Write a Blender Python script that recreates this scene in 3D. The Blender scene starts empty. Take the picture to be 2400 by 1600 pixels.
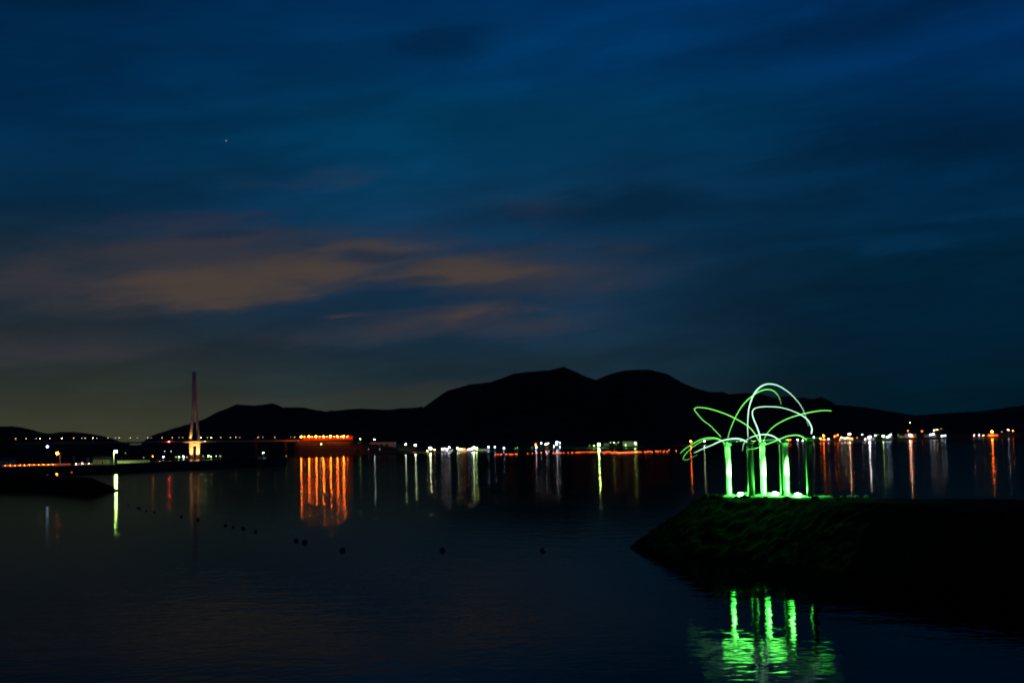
import bpy, bmesh, math, random
from mathutils import Vector, Matrix, noise
random.seed(7)
R = math.radians
scene = bpy.context.scene
C = scene.collection

# ------------------------------------------------------------------ camera
CAM_H = 9.0
F = 3333.0                      # focal length in photograph pixels (2400 wide)
ROLL = 0.0244                   # rad
HZ = 1049.0                     # horizon row at the picture's middle
PITCH = math.atan((HZ - 800) * math.cos(ROLL) / F)
cd = bpy.data.cameras.new('camera')
cd.sensor_width = 36.0
cd.lens = F / 2400 * 36
cd.clip_start = 0.5
cd.clip_end = 60000
cam = bpy.data.objects.new('camera', cd)
C.objects.link(cam)
fwd = Vector((0, math.cos(PITCH), math.sin(PITCH)))
up0 = Vector((0, -math.sin(PITCH), math.cos(PITCH)))
r0 = Vector((1, 0, 0))
rt = r0 * math.cos(ROLL) - up0 * math.sin(ROLL)
up = up0 * math.cos(ROLL) + r0 * math.sin(ROLL)
m3 = Matrix((rt, up, -fwd)).transposed()
cam.matrix_world = Matrix.Translation((0, 0, CAM_H)) @ m3.to_4x4()
scene.camera = cam

def at(px, py, D):
    """point of the place at distance D (metres along +Y) seen at photo pixel px,py"""
    d = fwd * F + rt * (px - 1200) - up * (py - 800)
    t = D / d.y
    return Vector((0, 0, CAM_H)) + d * t
def px_of(x, y):
    """photo column of a ground position near the horizon"""
    v = Vector((x, y, 0.0))
    return 1200 + F * v.dot(rt) / v.dot(fwd)
def hor(px):
    return HZ - ROLL * (px - 1200)

# ------------------------------------------------------------------ sky, dusk
def lin(c):
    return tuple(((v / 255) / 12.92 if v / 255 <= 0.04045 else ((v / 255 + 0.055) / 1.055) ** 2.4) for v in c)
world = bpy.data.worlds.new("World")
scene.world = world
world.use_nodes = True
nt = world.node_tree
nt.nodes.clear()
def N(tree, t, **k):
    n = tree.nodes.new(t)
    for a, b in k.items():
        setattr(n, a, b)
    return n
def math_n(tree, op, a, b=None, c=None, clamp=False):
    n = tree.nodes.new('ShaderNodeMath'); n.operation = op; n.use_clamp = clamp
    for i, v in enumerate((a, b, c)):
        if v is None: continue
        if isinstance(v, (int, float)): n.inputs[i].default_value = v
        else: tree.links.new(v, n.inputs[i])
    return n.outputs[0]
W = lambda op, a, b=None, c=None, clamp=False: math_n(nt, op, a, b, c, clamp)
tc = N(nt, 'ShaderNodeTexCoord')
sep = N(nt, 'ShaderNodeSeparateXYZ')
nt.links.new(tc.outputs['Generated'], sep.inputs[0])
dx, dy, dz = sep.outputs
U = dx                                  # sideways, -0.36 .. 0.36 in view
V = W('ABSOLUTE', dz)                   # height above the horizon
# wispy displacement so that no band of the sky is ruled
def noise_w(scale, sx, sz, detail=4, off=0.0, rough=0.55):
    cb = N(nt, 'ShaderNodeCombineXYZ')
    nt.links.new(W('MULTIPLY', U, sx), cb.inputs[0])
    nt.links.new(W('ADD', W('MULTIPLY', dy, 1.0), off), cb.inputs[1])
    nt.links.new(W('MULTIPLY', W('SUBTRACT', V, W('MULTIPLY', U, 0.10)), sz), cb.inputs[2])
    n = N(nt, 'ShaderNodeTexNoise')
    n.inputs['Scale'].default_value = scale
    n.inputs['Detail'].default_value = detail
    n.inputs['Roughness'].default_value = rough
    nt.links.new(cb.outputs[0], n.inputs['Vector'])
    return n.outputs['Fac']
nA = noise_w(3.0, 1.4, 5.0, 5, 0.0)
nB = noise_w(7.0, 1.2, 6.0, 6, 3.3)
nC = noise_w(2.0, 1.0, 3.0, 2, 9.1)
Vw = W('ADD', V, W('MULTIPLY', W('SUBTRACT', nA, 0.5), 0.05))
def ramp(stops):
    r = N(nt, 'ShaderNodeValToRGB')
    el = r.color_ramp.elements
    while len(el) > 1: el.remove(el[-1])
    el[0].position = stops[0][0]; el[0].color = (*lin(stops[0][1]), 1)
    for p, c in stops[1:]:
        e = el.new(p); e.color = (*lin(c), 1)
    r.color_ramp.interpolation = 'EASE'
    nt.links.new(Vw, r.inputs[0])
    return r.outputs[0]
SKY_L = [(0.0, (60, 62, 42)), (0.035, (47, 53, 45)), (0.08, (33, 44, 52)), (0.13, (22, 42, 58)), (0.18, (4, 43, 72)), (0.25, (0, 40, 74)), (0.33, (0, 33, 66)), (0.6, (3, 18, 44))]
SKY_C = [(0.0, (44, 54, 48)), (0.05, (25, 46, 58)), (0.10, (18, 46, 70)), (0.16, (12, 54, 86)), (0.22, (0, 56, 90)), (0.27, (0, 52, 96)), (0.33, (0, 48, 98)), (0.6, (2, 26, 60))]
SKY_R = [(0.0, (0, 25, 37)), (0.05, (0, 29, 44)), (0.10, (0, 34, 55)), (0.16, (0, 38, 67)), (0.22, (0, 40, 76)), (0.27, (0, 42, 86)), (0.33, (0, 44, 94)), (0.6, (2, 22, 52))]
rl, rc, rr = ramp(SKY_L), ramp(SKY_C), ramp(SKY_R)
def mixc(f, a, b, mode='MIX'):
    m = N(nt, 'ShaderNodeMix', data_type='RGBA', blend_type=mode)
    if isinstance(f, (int, float)): m.inputs[0].default_value = f
    else: nt.links.new(f, m.inputs[0])
    for i, v in ((6, a), (7, b)):
        if isinstance(v, tuple): m.inputs[i].default_value = (*v, 1)
        else: nt.links.new(v, m.inputs[i])
    return m.outputs[2]
def smooth(v, a, b):
    n = N(nt, 'ShaderNodeMapRange', interpolation_type='SMOOTHSTEP')
    nt.links.new(v, n.inputs[0]); n.inputs[1].default_value = a; n.inputs[2].default_value = b
    return n.outputs[0]
Uw = W('ADD', U, W('MULTIPLY', W('SUBTRACT', nC, 0.5), 0.12))
col = mixc(smooth(Uw, -0.30, -0.02), rl, rc)
col = mixc(smooth(Uw, 0.0, 0.30), col, rr)
# broad soft light and dark banks of thin cloud
bank = W('MULTIPLY_ADD', smooth(nA, 0.30, 0.72), 0.27, 0.84)
bank2 = W('MULTIPLY_ADD', smooth(nB, 0.38, 0.66), 0.22, 0.90)
gain = W('MULTIPLY', bank, bank2)
hsv = N(nt, 'ShaderNodeVectorMath', operation='SCALE')
nt.links.new(col, hsv.inputs[0]); nt.links.new(gain, hsv.inputs['Scale'])
col = hsv.outputs[0]
# banks of cloud, lit warm by the towns below or left dark
nD = noise_w(12.0, 1.0, 4.5, 6, 5.7, 0.6)
nE = noise_w(4.5, 1.0, 5.0, 5, 12.3, 0.6)
wisp = W('ADD', W('MULTIPLY', nB, 0.55), W('MULTIPLY', nD, 0.45))
wisp2 = W('ADD', W('MULTIPLY', nE, 0.6), W('MULTIPLY', nD, 0.4))
Uq = W('ADD', U, W('MULTIPLY', W('SUBTRACT', nE, 0.5), 0.10))
Vq = W('ADD', V, W('MULTIPLY', W('SUBTRACT', nB, 0.5), 0.030))
def blob(px, py, rx, ry, k=1.0):
    """soft-edged region of the sky around one direction"""
    u = (px - 1200) / F; v = (hor(px) - py) / F
    a = W('DIVIDE', W('SUBTRACT', Uq, u), rx / F)
    b = W('DIVIDE', W('SUBTRACT', W('SUBTRACT', Vq, W('MULTIPLY', W('SUBTRACT', U, u), 0.04)), v), ry / F)
    q = W('ADD', W('MULTIPLY', a, a), W('MULTIPLY', b, b))
    return W('MULTIPLY', W('EXPONENT', W('MULTIPLY', q, -1.0)), k)
def cloud(col, c, k, nz, lo, hi, *bl):
    m = None
    for b in bl:
        m = b if m is None else W('MAXIMUM', m, b)
    # the mask lowers the threshold the wisps have to pass, so edges stay ragged
    v = W('ADD', nz, W('MULTIPLY', W('SUBTRACT', m, 0.5), 0.34))
    f = W('MULTIPLY', smooth(v, lo, hi), smooth(m, 0.02, 0.5))
    return mixc(W('MULTIPLY', f, k), col, lin(c))
col = cloud(col, (56, 53, 58), 0.75, wisp2, 0.34, 0.70, blob(520, 650, 620, 95), blob(1130, 650, 420, 80, .9), blob(1000, 760, 420, 50, .8), blob(80, 830, 420, 45, .7))
col = cloud(col, (76, 64, 56), 0.80, wisp, 0.38, 0.72, blob(520, 672, 290, 48), blob(740, 640, 260, 46), blob(860, 585, 200, 26, .7), blob(1080, 640, 220, 40, .85), blob(1090, 730, 220, 22, .8), blob(760, 752, 80, 8, .8))
col = cloud(col, (50, 47, 60), 0.5, wisp, 0.42, 0.70, blob(760, 420, 260, 40, .5), blob(520, 530, 300, 30, .9), blob(1250, 500, 320, 50, .6))
col = cloud(col, (10, 38, 60), 0.5, wisp, 0.45, 0.66, blob(880, 605, 130, 26), blob(560, 572, 130, 22), blob(960, 662, 90, 14, .8))
col = cloud(col, (1, 24, 46), 0.45, wisp2, 0.40, 0.72, blob(1560, 490, 480, 60), blob(1960, 120, 330, 70), blob(2150, 380, 460, 90), blob(1080, 130, 160, 40, .8), blob(2150, 770, 480, 130))
col = cloud(col, (4, 48, 80), 0.5, wisp, 0.42, 0.68, blob(1990, 590, 300, 24), blob(2300, 530, 240, 18), blob(1680, 385, 110, 12, .8), blob(1300, 330, 330, 110, .9))
col = cloud(col, (66, 62, 44), 0.30, wisp2, 0.20, 0.75, blob(800, 950, 560, 34), blob(300, 1010, 520, 60))
bg = N(nt, 'ShaderNodeBackground')
nt.links.new(col, bg.inputs[0]); bg.inputs[1].default_value = 1.0
nish = N(nt, 'ShaderNodeTexSky', sky_type='NISHITA')
nish.sun_disc = False
nish.sun_elevation = R(-4.0)
nish.sun_rotation = R(-25)
bg2 = N(nt, 'ShaderNodeBackground')
nt.links.new(nish.outputs[0], bg2.inputs[0]); bg2.inputs[1].default_value = 0.004
add = N(nt, 'ShaderNodeAddShader')
nt.links.new(bg.outputs[0], add.inputs[0]); nt.links.new(bg2.outputs[0], add.inputs[1])
wo = N(nt, 'ShaderNodeOutputWorld')
nt.links.new(add.outputs[0], wo.inputs[0])

scene.view_settings.view_transform = 'Standard'
scene.view_settings.look = 'None'
scene.view_settings.exposure = 0.0
scene.view_settings.gamma = 1.0
world.cycles.sampling_method = 'NONE'
scene.cycles.use_denoising = True
scene.cycles.denoiser = 'OPENIMAGEDENOISE'
scene.cycles.denoising_prefilter = 'ACCURATE'
scene.cycles.sample_clamp_indirect = 0.0
scene.cycles.max_bounces = 6
scene.cycles.caustics_reflective = True
scene.cycles.blur_glossy = 0.0
scene.cycles.use_adaptive_sampling = False
scene.cycles.filter_width = 1.9
scene.cycles.use_light_tree = True

# ------------------------------------------------------------------ materials
def mat_basic(name, base, rough=0.8, metal=0.0, var=0.25, scale=4.0, bump=0.0):
    m = bpy.data.materials.new(name); m.use_nodes = True
    t = m.node_tree; b = t.nodes['Principled BSDF']
    b.inputs['Roughness'].default_value = rough
    b.inputs['Metallic'].default_value = metal
    b.inputs['Specular IOR Level'].default_value = 0.04 if rough >= 0.9 else (0.2 if rough > 0.7 else 0.5)
    tcn = t.nodes.new('ShaderNodeTexCoord')
    n = t.nodes.new('ShaderNodeTexNoise'); n.inputs['Scale'].default_value = scale; n.inputs['Detail'].default_value = 4
    t.links.new(tcn.outputs['Object'], n.inputs['Vector'])
    r = t.nodes.new('ShaderNodeValToRGB')
    r.color_ramp.elements[0].color = (*[c * (1 - var) for c in base], 1)
    r.color_ramp.elements[1].color = (*[min(1, c * (1 + var)) for c in base], 1)
    r.color_ramp.elements[0].position = 0.3; r.color_ramp.elements[1].position = 0.7
    t.links.new(n.outputs['Fac'], r.inputs[0]); t.links.new(r.outputs[0], b.inputs['Base Color'])
    if bump:
        bp = t.nodes.new('ShaderNodeBump'); bp.inputs['Strength'].default_value = 1; bp.inputs['Distance'].default_value = bump
        t.links.new(n.outputs['Fac'], bp.inputs['Height']); t.links.new(bp.outputs[0], b.inputs['Normal'])
    return m
_em = {}
def mat_lamp(color, strength, sampled=True):
    key = (sampled, tuple(round(c, 3) for c in color), round(math.log(strength), 1))
    if key in _em: return _em[key]
    m = bpy.data.materials.new('lamp_glass'); m.use_nodes = True
    t = m.node_tree; t.nodes.clear()
    e = t.nodes.new('ShaderNodeEmission'); e.inputs[0].default_value = (*color, 1); e.inputs[1].default_value = strength
    o = t.nodes.new('ShaderNodeOutputMaterial'); t.links.new(e.outputs[0], o.inputs[0])
    if not sampled:
        m.cycles.emission_sampling = 'NONE'
    _em[key] = m
    return m
M = dict(
    forest=mat_basic('forest', (0.022, 0.032, 0.02), 1.0, var=0.5, scale=0.02),
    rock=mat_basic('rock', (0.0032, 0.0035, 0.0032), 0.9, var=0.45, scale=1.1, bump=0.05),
    concrete=mat_basic('concrete', (0.30, 0.29, 0.27), 0.85, var=0.2, scale=0.8),
    tower=mat_basic('painted_steel', (0.55, 0.54, 0.52), 0.55, var=0.06, scale=0.2),
    steel=mat_basic('steel', (0.25, 0.25, 0.26), 0.45, 0.6, var=0.1),
    dark=mat_basic('dark_metal', (0.03, 0.03, 0.035), 0.5, 0.3, var=0.1),
    grey_paint=mat_basic('grey_paint', (0.36, 0.37, 0.36), 0.5, var=0.06, scale=1.5),
    white=mat_basic('white_paint', (0.78, 0.78, 0.76), 0.45, var=0.05, scale=1.5),
    asphalt=mat_basic('asphalt', (0.06, 0.06, 0.06), 0.9, var=0.2),
    wall=mat_basic('render_wall', (0.45, 0.43, 0.38), 0.85, var=0.12, scale=0.5),
    roof=mat_basic('roof_tile', (0.10, 0.09, 0.09), 0.7, var=0.2, scale=2),
    float=mat_basic('float_plastic', (0.02, 0.02, 0.02), 0.5, var=0.2, scale=6),
    glass=mat_basic('window_glass', (0.02, 0.025, 0.03), 0.15, var=0.1),
    red=mat_basic('red_paint', (0.45, 0.03, 0.02), 0.4, var=0.05),
    rubber=mat_basic('rubber', (0.02, 0.02, 0.02), 0.8, var=0.1),
)
# sea: near-black water with a calm ripple
wm = bpy.data.materials.new('sea_water'); wm.use_nodes = True
t = wm.node_tree; t.nodes.clear()
geo = t.nodes.new('ShaderNodeTexCoord')
def wnoise(scale, sx, sy, detail, rot=0.0):
    mp = t.nodes.new('ShaderNodeMapping'); mp.inputs['Scale'].default_value = (sx, sy, 1); mp.inputs['Rotation'].default_value = (0, 0, rot)
    t.links.new(geo.outputs['Object'], mp.inputs[0])
    n = t.nodes.new('ShaderNodeTexNoise'); n.inputs['Scale'].default_value = scale; n.inputs['Detail'].default_value = detail; n.inputs['Roughness'].default_value = 0.5
    t.links.new(mp.outputs[0], n.inputs['Vector'])
    return n.outputs['Fac']
def tm(op, a, b):
    return math_n(t, op, a, b)
WAVE = 0.36
w1 = wnoise(0.30, 1, 1.15, 1.0, 0.3)
w2 = wnoise(1.1, 1, 1.2, 1.5, -0.5)
w3 = wnoise(0.035, 1, 1, 2, 0.2)        # patches of rougher and calmer water
patch = tm('ADD', 0.45, tm('MULTIPLY', w3, 1.1))
# the open bay beyond the breakwaters carries only ripples too small to draw one by one
sy = t.nodes.new('ShaderNodeSeparateXYZ'); t.links.new(geo.outputs['Object'], sy.inputs[0])
mr = t.nodes.new('ShaderNodeMapRange'); mr.interpolation_type = 'SMOOTHSTEP'
t.links.new(sy.outputs[1], mr.inputs[0]); mr.inputs[1].default_value = 130; mr.inputs[2].default_value = 1600; mr.inputs[3].default_value = 1.0; mr.inputs[4].default_value = 0.12
h = tm('ADD', tm('MULTIPLY', w1, 0.06 * WAVE), tm('MULTIPLY', w2, 0.034 * WAVE))
h = tm('MULTIPLY', tm('MULTIPLY', h, patch), mr.outputs[0])
bp = t.nodes.new('ShaderNodeBump'); bp.inputs['Strength'].default_value = 1.0; bp.inputs['Distance'].default_value = 1.0
t.links.new(h, bp.inputs['Height'])
gl = t.nodes.new('ShaderNodeBsdfGlossy'); gl.distribution = 'BECKMANN'; mrr = t.nodes.new('ShaderNodeMapRange'); t.links.new(sy.outputs[1], mrr.inputs[0]); mrr.inputs[1].default_value = 90; mrr.inputs[2].default_value = 450; mrr.inputs[3].default_value = 0.055; mrr.inputs[4].default_value = 0.110
t.links.new(mrr.outputs[0], gl.inputs['Roughness'])
gl.inputs['Color'].default_value = (0.35, 0.40, 0.41, 1)
df = t.nodes.new('ShaderNodeBsdfDiffuse'); df.inputs['Color'].default_value = (0.003, 0.007, 0.009, 1)
fr = t.nodes.new('ShaderNodeFresnel'); fr.inputs['IOR'].default_value = 1.33
t.links.new(bp.outputs[0], gl.inputs['Normal'])
mx = t.nodes.new('ShaderNodeMixShader')
t.links.new(fr.outputs[0], mx.inputs[0]); t.links.new(df.outputs[0], mx.inputs[1]); t.links.new(gl.outputs[0], mx.inputs[2])
o = t.nodes.new('ShaderNodeOutputMaterial'); t.links.new(mx.outputs[0], o.inputs[0])
M['water'] = wm

# ------------------------------------------------------------------ helpers
class MB:
    def __init__(s): s.v = []; s.f = []
    def quadstrip(s, a, b):
        i = len(s.v); n = len(a); s.v += a + b
        for k in range(n - 1): s.f.append((i + k, i + k + 1, i + n + k + 1, i + n + k))
    def box(s, c, d, rz=0.0):
        i = len(s.v); c = Vector(c); hx, hy, hz = d[0] / 2, d[1] / 2, d[2] / 2
        cs, sn = math.cos(rz), math.sin(rz)
        for z in (-hz, hz):
            for x, y in ((-hx, -hy), (hx, -hy), (hx, hy), (-hx, hy)):
                s.v.append((c.x + x * cs - y * sn, c.y + x * sn + y * cs, c.z + z))
        s.f += [(i, i + 3, i + 2, i + 1), (i + 4, i + 5, i + 6, i + 7), (i, i + 1, i + 5, i + 4), (i + 1, i + 2, i + 6, i + 5), (i + 2, i + 3, i + 7, i + 6), (i + 3, i, i + 4, i + 7)]
        return s
    def prism(s, poly, z0, z1):
        """poly: list of (x,y); vertical sides between z0 and z1"""
        i = len(s.v); n = len(poly)
        s.v += [(x, y, z0) for x, y in poly] + [(x, y, z1) for x, y in poly]
        s.f.append(tuple(range(i + n - 1, i - 1, -1))); s.f.append(tuple(range(i + n, i + 2 * n)))
        for k in range(n): s.f.append((i + k, i + (k + 1) % n, i + n + (k + 1) % n, i + n + k))
        return s
    def loft(s, rings):
        """closed rings of equal count, capped"""
        i = len(s.v); n = len(rings[0])
        for r in rings: s.v += [tuple(p) for p in r]
        for k in range(len(rings) - 1):
            for j in range(n):
                a = i + k * n + j; b = i + k * n + (j + 1) % n
                s.f.append((a, b, b + n, a + n))
        s.f.append(tuple(range(i + n - 1, i - 1, -1)))
        e = i + (len(rings) - 1) * n
        s.f.append(tuple(range(e, e + n)))
        return s
    def lathe(s, prof, c=(0, 0, 0), n=16):
        rings = [[(c[0] + r * math.cos(2 * math.pi * j / n), c[1] + r * math.sin(2 * math.pi * j / n), c[2] + z) for j in range(n)] for r, z in prof]
        return s.loft(rings)
    def tube(s, pts, rad, n=8):
        pts = [Vector(p) for p in pts]
        if isinstance(rad, (int, float)): rad = [rad] * len(pts)
        rings = []; prev = None
        for k, p in enumerate(pts):
            d = (pts[min(k + 1, len(pts) - 1)] - pts[max(k - 1, 0)]).normalized()
            if prev is None:
                a = d.cross(Vector((0, 1, 0)))
                if a.length < 0.1: a = d.cross(Vector((1, 0, 0)))
            else:
                a = prev - d * prev.dot(d)
            a.normalize(); b = d.cross(a); prev = a
            rings.append([p + (a * math.cos(2 * math.pi * j / n) + b * math.sin(2 * math.pi * j / n)) * rad[k] for j in range(n)])
        return s.loft(rings)
    def ball(s, c, r, sub=1, sq=1.0):
        bm = bmesh.new(); bmesh.ops.create_icosphere(bm, subdivisions=sub, radius=r)
        i = len(s.v)
        s.v += [(c[0] + v.co.x, c[1] + v.co.y, c[2] + v.co.z * sq) for v in bm.verts]
        s.f += [tuple(i + v.index for v in f.verts) for f in bm.faces]
        bm.free(); return s
    def build(s, name, mat, parent=None, smooth=False, loc=None):
        me = bpy.data.meshes.new(name)
        o = bpy.data.objects.new(name, me)
        off = Vector((0, 0, 0))
        if parent is not None: off = parent.location.copy() if parent.type == 'EMPTY' or parent.parent is None else off
        elif loc is not None: off = Vector(loc)
        me.from_pydata([(v[0] - off.x, v[1] - off.y, v[2] - off.z) for v in s.v], [], s.f)
        bm = bmesh.new(); bm.from_mesh(me); bmesh.ops.recalc_face_normals(bm, faces=bm.faces); bm.to_mesh(me); bm.free()
        if smooth:
            for p in me.polygons: p.use_smooth = True
        me.materials.append(mat)
        C.objects.link(o)
        if parent is not None: o.parent = parent
        else: o.location = off
        return o
def sub(o, mb, name, mat, smooth=False):
    """sub-part: child of a part whose own mesh is already in its thing's coordinates"""
    root = o.parent
    me = bpy.data.meshes.new(name); off = root.location
    me.from_pydata([(v[0] - off.x, v[1] - off.y, v[2] - off.z) for v in mb.v], [], mb.f)
    bm = bmesh.new(); bm.from_mesh(me); bmesh.ops.recalc_face_normals(bm, faces=bm.faces); bm.to_mesh(me); bm.free()
    if smooth:
        for p in me.polygons: p.use_smooth = True
    me.materials.append(mat); c = bpy.data.objects.new(name, me); C.objects.link(c); c.parent = o
    return c
def tag(o, label=None, cat=None, group=None, kind=None):
    if label: o['label'] = label
    if cat: o['category'] = cat
    if group: o['group'] = group
    if kind: o['kind'] = kind
    return o
def thing(name, loc, label, cat, group=None):
    o = bpy.data.objects.new(name, None); o.location = loc; o.empty_display_size = 0.5
    C.objects.link(o); return tag(o, label, cat, group)
def interp(tab, x):
    if x <= tab[0][0]: return tab[0][1]
    for (a, b), (c, d) in zip(tab, tab[1:]):
        if x <= c: return b + (d - b) * (x - a) / (c - a)
    return tab[-1][1]
def sstep(x):
    x = max(0, min(1, x)); return x * x * (3 - 2 * x)

# ------------------------------------------------------------------ sea
w = MB(); w.v = [(-30000, -300, 0), (30000, -300, 0), (30000, 30000, 0), (-30000, 30000, 0)]; w.f = [(0, 1, 2, 3)]
tag(w.build('water', M['water']), kind='structure')

# ------------------------------------------------------------------ far land: coast, foothills, mountains
SHORE = [(-900, 3820), (-300, 3820), (560, 3820), (650, 3700), (695, 3420), (860, 3150), (930, 3300), (1000, 4000), (1400, 4500), (1700, 4800), (1900, 5400), (3000, 5400)]
k = 2400 / 2352
MAIN = [(880, 1040), (960, 966)] + [(a * k, b * k) for a, b in [(955, 942), (975, 935), (1000, 918), (1030, 898), (1080, 884), (1130, 878), (1160, 868), (1180, 860), (1210, 855), (1240, 853), (1270, 853), (1285, 849), (1300, 846), (1325, 856), (1350, 866), (1375, 873), (1400, 862), (1420, 855), (1440, 851), (1470, 850), (1490, 850), (1520, 857)]] + [(1570, 880), (1603, 896), (1636, 909), (1668, 917), (1701, 917), (1712, 923), (1755, 921), (1788, 923), (1820, 934), (1848, 929), (1868, 934), (1885, 933), (1907, 936), (1929, 931), (1950, 940), (1961, 949), (1994, 951), (2040, 957), (2100, 966), (2150, 974), (2190, 971), (2240, 968), (2300, 966), (2340, 960), (2375, 953), (2420, 948), (2600, 930), (2900, 960)]
MAIN = [m for m in MAIN if m != (960, 966)]
LEFTM = [(330, 1040), (352, 1023), (380, 1013), (408, 1004), (440, 996), (480, 984), (510, 969), (535, 960), (556, 952), (575, 953), (600, 956), (625, 952), (638, 949), (650, 951), (665, 957), (694, 957), (715, 956), (740, 961), (765, 965), (816, 961), (850, 960), (880, 961), (918, 962), (950, 960), (990, 956), (1040, 990), (1080, 1040)]
FARL = [(-900, 960), (-300, 985), (-100, 992), (0, 999), (34, 1000), (51, 1002), (77, 1008), (102, 1015), (119, 1016), (145, 1013), (170, 1013), (204, 1016), (238, 1021), (264, 1028), (289, 1037), (320, 1050)]
NEARH = [(-900, 1030), (0, 1042), (90, 1042), (150, 1041), (300, 1042), (640, 1041), (692, 1034), (830, 1035), (930, 1041), (1000, 1046), (1150, 1046), (1300, 1037), (1500, 1034), (1700, 1031), (1900, 1024), (2050, 1018), (2140, 1004), (2190, 1004), (2300, 1012), (2400, 1005), (2900, 1000)]
TERR = [(688, 1042), (700, 1033.8), (822, 1032.6), (850, 1044), (865, 1048.6), (930, 1048.6), (960, 1057)]
def fr_(x, y, s, seed):
    return noise.fractal(Vector((x / s, y / s, seed)), 1.0, 2.0, 5)
def land_h(x, y):
    px = px_of(x, y); ds = interp(SHORE, px)
    if y < ds: return -6.0
    d = y - ds
    h = 1.8 + 1.2 * sstep(d / 60) + 7 * sstep((d - 40) / 400)
    if d < 12: h *= d / 12.0
    for tab, Dr, w_, amp in ((TERR, 3690, 280, 1.5), (NEARH, ds + 650, 600, 3.0), (LEFTM, 8200, 3600, 8.0), (FARL, 9500, 2500, 5.0), (MAIN, 7600, 2100, 12.0)):
        if px < tab[0][0] or px > tab[-1][0]: continue
        z = CAM_H + (hor(px) - interp(tab, px)) / F * Dr
        if z <= 0: continue
        q = 1 - abs(y - Dr) / w_
        if q <= 0: continue
        rough = fr_(x, y, 420 if Dr > 6000 else 120, Dr)
        v = z * (sstep(q) ** 1.0) * (1 + 0.35 * rough * (1 - q)) + amp * rough * min(1, 3 * q) * 0.4
        h = max(h, v)
    if d > 60:
        h += 3.5 * max(0, noise.noise(Vector((x / 22, y / 22, 3.0)))) 
    return h
rows = []
D = 3050.0
while D < 5200: rows.append(D); D += 48
while D < 11500: rows.append(D); D += 150
cols = [-60 + 4.0 * i for i in range(-60, 700)]
mb = MB(); nC_ = len(cols)
for D in rows:
    for c_ in cols:
        x = (c_ - 1200) / F * D
        mb.v.append((x, D, land_h(x, D)))
for i in range(len(rows) - 1):
    for j in range(nC_ - 1):
        a = i * nC_ + j; mb.f.append((a, a + 1, a + nC_ + 1, a + nC_))
tag(mb.build('hills', M['forest'], smooth=True), kind='structure')

def place(px, py, hmax=8.0, extra=15):
    """stand a lamp that shows at px,py on the land: returns (head, ground)"""
    D = interp(SHORE, px) + extra; p = at(px, py, D)
    for i in range(60):
        g = land_h(p.x, D)
        if g + hmax >= p.z: break
        D += 15; p = at(px, py, D)
        if i == 59: D = interp(SHORE, px) + extra; p = at(px, py, D)
    g = max(0.5, min(land_h(p.x, p.y), p.z - 2.5))
    return p, g

# ------------------------------------------------------------------ lamps
PIX = (2400 / 1024 / F)          # radians in one pixel of the finished picture
COL = dict(W=(1.0, 0.93, 0.98), B=(0.55, 0.68, 1.0), C=(0.8, 1.0, 0.85), O=(1.0, 0.13, 0.006), Y=(1.0, 0.66, 0.22), G=(0.42, 1.0, 0.22), R=(1.0, 0.03, 0.02), P=(1.0, 0.62, 0.45), K=(0.9, 0.8, 1.0), S=(0.72, 1.0, 0.3), L=(0.62, 1.0, 0.22), M=(0.9, 1.0, 0.6))
def lamp_strength(I, D, r):
    return (5.5 * I if I > 2.5 else I) * (PIX * D) ** 2 / (math.pi * r * r)
def street_lamp(head, g, colr, I, label, group=None, r=0.45, name='street_lamp', arm=0.0, cat='street lamp', pole_r=0.09, polemat='steel'):
    t_ = thing(name, (head.x, head.y, g), label, cat, group)
    bx_ = head.x + arm
    pm = MB().tube([(bx_, head.y, g), (bx_, head.y, head.z - 0.1 * (arm == 0)), ] + ([(bx_ - arm * 0.5, head.y, head.z + 0.45), (head.x, head.y, head.z + r + 0.05)] if arm else []), pole_r, 6)
    pm.build('pole', M[polemat], t_)
    b = MB().ball((head.x, head.y, head.z + (0 if arm else r)), r, 1, 0.8)
    b.build('lamp_head', mat_lamp(COL[colr], lamp_strength(I, head.y, r), I > 2.5), t_, True)
    if not arm:
        MB().lathe([(r * 1.05, 0), (r * 0.5, 0.18), (0.05, 0.22)], (head.x, head.y, head.z + r * 1.75), 10).build('lamp_cap', M['dark'], t_)
    return t_

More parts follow.
